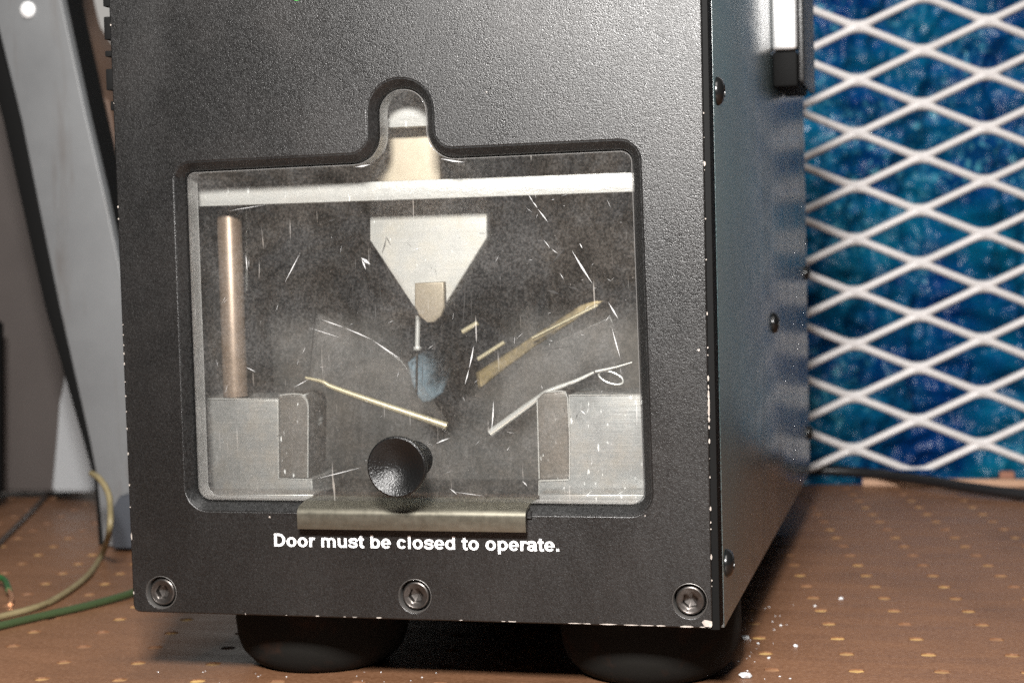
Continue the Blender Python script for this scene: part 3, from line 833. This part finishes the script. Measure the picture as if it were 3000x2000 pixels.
# ------------------------------------------------------------------ inside the chamber, seen through the pane
def px_plate(name, pts, y0, y1, mat, bevel=0.3, parent=mach):
    P_ = [Vector(xz(a, b, y0)) for a, b in pts]
    area = sum(P_[i].x * P_[(i + 1) % len(P_)].y - P_[(i + 1) % len(P_)].x * P_[i].y for i in range(len(P_)))
    if area < 0: P_ = P_[::-1]
    return plate(name, P_, [], y0, y1, mat, parent, bevel, 2)
def bar_z(name, px, pya, pyb, x0, x1, y0, y1, mat, bevel=.5):
    return box_obj(name, (x0, x1, y0, y1, at(px, pyb, y0).z, at(px, pya, y0).z), mat, mach, bevel)
bar_z('cross_bar', 1230, 527, 584, -251.3, -68.7, 17, 23, m_bar)
bar_z('upper_bar', 1180, 255, 373, -195, -125, 16.5, 22, m_bar)
px_plate('nozzle_plate', [(1083, 250), (1427, 250), (1427, 696), (1300, 900), (1282, 903), (1282, 880), (1230, 880), (1228, 915), (1208, 893), (1083, 704)], 30, 38, m_plate, .5)
px_plate('nozzle_tip', [(1214, 829), (1300, 825), (1302, 898), (1292, 925), (1272, 944), (1252, 946), (1228, 927), (1214, 898)], 27, 29.8, m_tip, .6)
px_plate('shaded_plate_front', [(1080, 250), (1290, 250), (1290, 570), (1080, 570)], 24.5, 29, m_tan, .5)  # tan piece added for the shaded upper part of the nozzle plate
tube('needle', [at(1225, 925, 37), at(1222, 1024, 37)], .85, m_wire, mach, k=1, n=12)
lathe('needle_collar', [(1.2, -.6), (1.5, 0), (1.2, .6)], at(1223, 1020, 37), 'Z', m_wire, mach, 16)
tube('needle_point', [at(1222, 1026, 37), at(1220, 1150, 37)], .4, m_oxide, mach, k=1, n=8)
Yr = 29
lathe('copper_rod', [(4.1, 0), (4.1, at(690, 596, Yr).z - at(690, 1160, Yr).z - 1), (3.5, at(690, 596, Yr).z - at(690, 1160, Yr).z)], at(690, 1160, Yr), 'Z', m_copper, mach, 32)
tube('thin_rod', [at(722, 600, 60), at(722, 850, 60)], .5, m_wire, mach, k=1)
Yb = 24
px_plate('left_block', [(560, 1170), (815, 1170), (817, 1402), (914, 1405), (916, 1453), (560, 1453)], Yb, Yb + 26, m_alu_dull, .35)
px_plate('left_slab', [(817, 1158), (862, 1154), (885, 1156), (899, 1170), (902, 1190), (900, 1400), (818, 1400)], Yb + 2, Yb + 20, m_slab, .5)
px_plate('right_block', [(1667, 1157), (1900, 1154), (1900, 1453), (1578, 1453), (1579, 1407), (1668, 1403)], Yb, Yb + 26, m_alu, .35)
px_plate('right_slab', [(1574, 1165), (1590, 1150), (1640, 1146), (1656, 1148), (1663, 1165), (1668, 1395), (1660, 1403), (1582, 1403)], Yb + 2, Yb + 20, m_slab, .5)
px_plate('left_flange', [(560, 1447), (918, 1447), (918, 1482), (560, 1482)], 11.5, Yb - .3, m_alu_dull, .5)
px_plate('right_flange', [(1579, 1447), (1900, 1447), (1900, 1482), (1579, 1482)], 11.5, Yb - .3, m_alu, .5)
for pts in ([(820, 1157), (862, 1153), (884, 1155), (899, 1170), (903, 1190), (902, 1398)], [(1580, 1402), (1574, 1168), (1592, 1149), (1640, 1145), (1656, 1148), (1663, 1165), (1669, 1300), (1668, 1398)],
            [(606, 1168), (815, 1168), (816, 1401), (914, 1404), (916, 1450)], [(1885, 1156), (1668, 1157), (1669, 1403)], [(1664, 1405), (1579, 1408), (1579, 1450)]):
    tube('bright_edge', [at(a, b, Yb - .2 if pts[0][0] in (606, 1885, 1664) else Yb + 1.9) for a, b in pts], .28, m_wire, mach, k=1, n=6)
M = Mat('smoky_acrylic'); M.to(M.ramp(M.noise(90, 4, 0.7), [(0.35, 0.03), (0.7, 0.26)]), 'Alpha'); M.set(Base_Color=(0.16, 0.15, 0.145, 1), Roughness=0.2); m_smoky = M.m
# strips, wires and clear guides
tube('brass_strip', [at(895, 1106, 30), at(945, 1118, 30), at(975, 1134, 30), at(1100, 1178, 30), at(1310, 1248, 30)], .5, m_brass, mach, k=6, r_end=1.35)
tube('steel_strip', [at(1437, 1268, 30), at(1575, 1168, 30), at(1612, 1144, 30), at(1685, 1116, 30), at(1740, 1090, 30)], 1.35, m_wire, mach, k=6, r_end=.45)
tube('thin_wire', [at(1745, 1088, 30), at(1800, 1076, 30), at(1852, 1061, 30)], .5, m_wire, mach, k=4, r_end=.25)
loop = [at(1790 + 36 * math.cos(w) , 1106 + 17 * math.sin(w) + 10 * math.cos(w), 31) for w in [i * 2 * math.pi / 16 for i in range(17)]]
tube('wire_loop', loop, .35, m_wire, mach, k=2, n=8)
px_plate('brass_guide', [(1392, 1092), (1700, 893), (1742, 880), (1768, 882), (1560, 1018), (1448, 1102), (1400, 1140)], 62, 66, m_dbrass, .6)
tube('guide_edge', [at(1560, 990, 58), at(1752, 893, 58)], .55, m_brass, mach, k=1)
tube('guide_edge', [at(1400, 1052, 58), at(1478, 1002, 58)], .8, m_brass, mach, k=1)
tube('guide_pin', [at(1355, 972, 40), at(1400, 945, 40)], .9, m_brass, mach, k=1)
px_plate('clear_guide', [(1440, 1258), (1480, 1110), (1560, 1030), (1790, 925), (1835, 1060), (1690, 1112), (1590, 1160)], 34, 38, m_smoky, .5)
px_plate('clear_guide', [(905, 1108), (928, 918), (1010, 958), (1090, 994), (1178, 1056), (1300, 1232), (1100, 1168), (975, 1130)], 34, 38, m_smoky, .5)
px_plate('steel_disc', [(1192, 1062), (1222, 1038), (1262, 1022), (1296, 1026), (1312, 1050), (1318, 1090), (1306, 1120), (1296, 1150), (1260, 1176), (1236, 1180), (1222, 1160), (1204, 1120)], 80, 83, m_disc, 1.0)

# ------------------------------------------------------------------ crumbs on the table
def crumb(bm, c, r):
    vs = []
    k = bmesh.ops.create_icosphere(bm, subdivisions=1, radius=r)
    for v in k['verts']:
        v.co = Vector((v.co.x * random.uniform(.8, 1.5), v.co.y * random.uniform(.7, 1.2), v.co.z * random.uniform(.4, .9))) * random.uniform(.8, 1.15) + c + Vector((0, 0, r * .4))
for px, py, r, lab in ((2183, 1984, 2.2, 'largest clear plastic crumb beside the right foot of the machine'), (2185, 1870, 1.5, 'clear plastic crumb in the shade of the machine, behind the largest one'), (2464, 1754, .9, 'lone clear crumb on the table farthest right of the machine'), (2331, 1893, .8, 'small clear crumb on the table between scattered specks and holes')):
    bm = bmesh.new(); c = tb(px, py); crumb(bm, c, r)
    finish(bm, 'plastic_crumb', m_crumb, None, origin=c, label=lab, category='crumb', group='plastic crumbs beside the machine')
bm = bmesh.new()
for i in range(36):
    px = random.gauss(2230, 60); py = random.gauss(1880, 75)
    if px < 2130: continue
    crumb(bm, tb(px, py), random.choice((.15, .2, .25, .3, .5)))
for i in range(25):
    crumb(bm, tb(random.uniform(380, 1300), random.uniform(1965, 2010)), random.uniform(.12, .3))
o = finish(bm, 'crumb_specks', m_crumb); o['kind'] = 'stuff'; o['label'] = 'tiny pale specks scattered on the table around the machine'
o['category'] = 'debris'
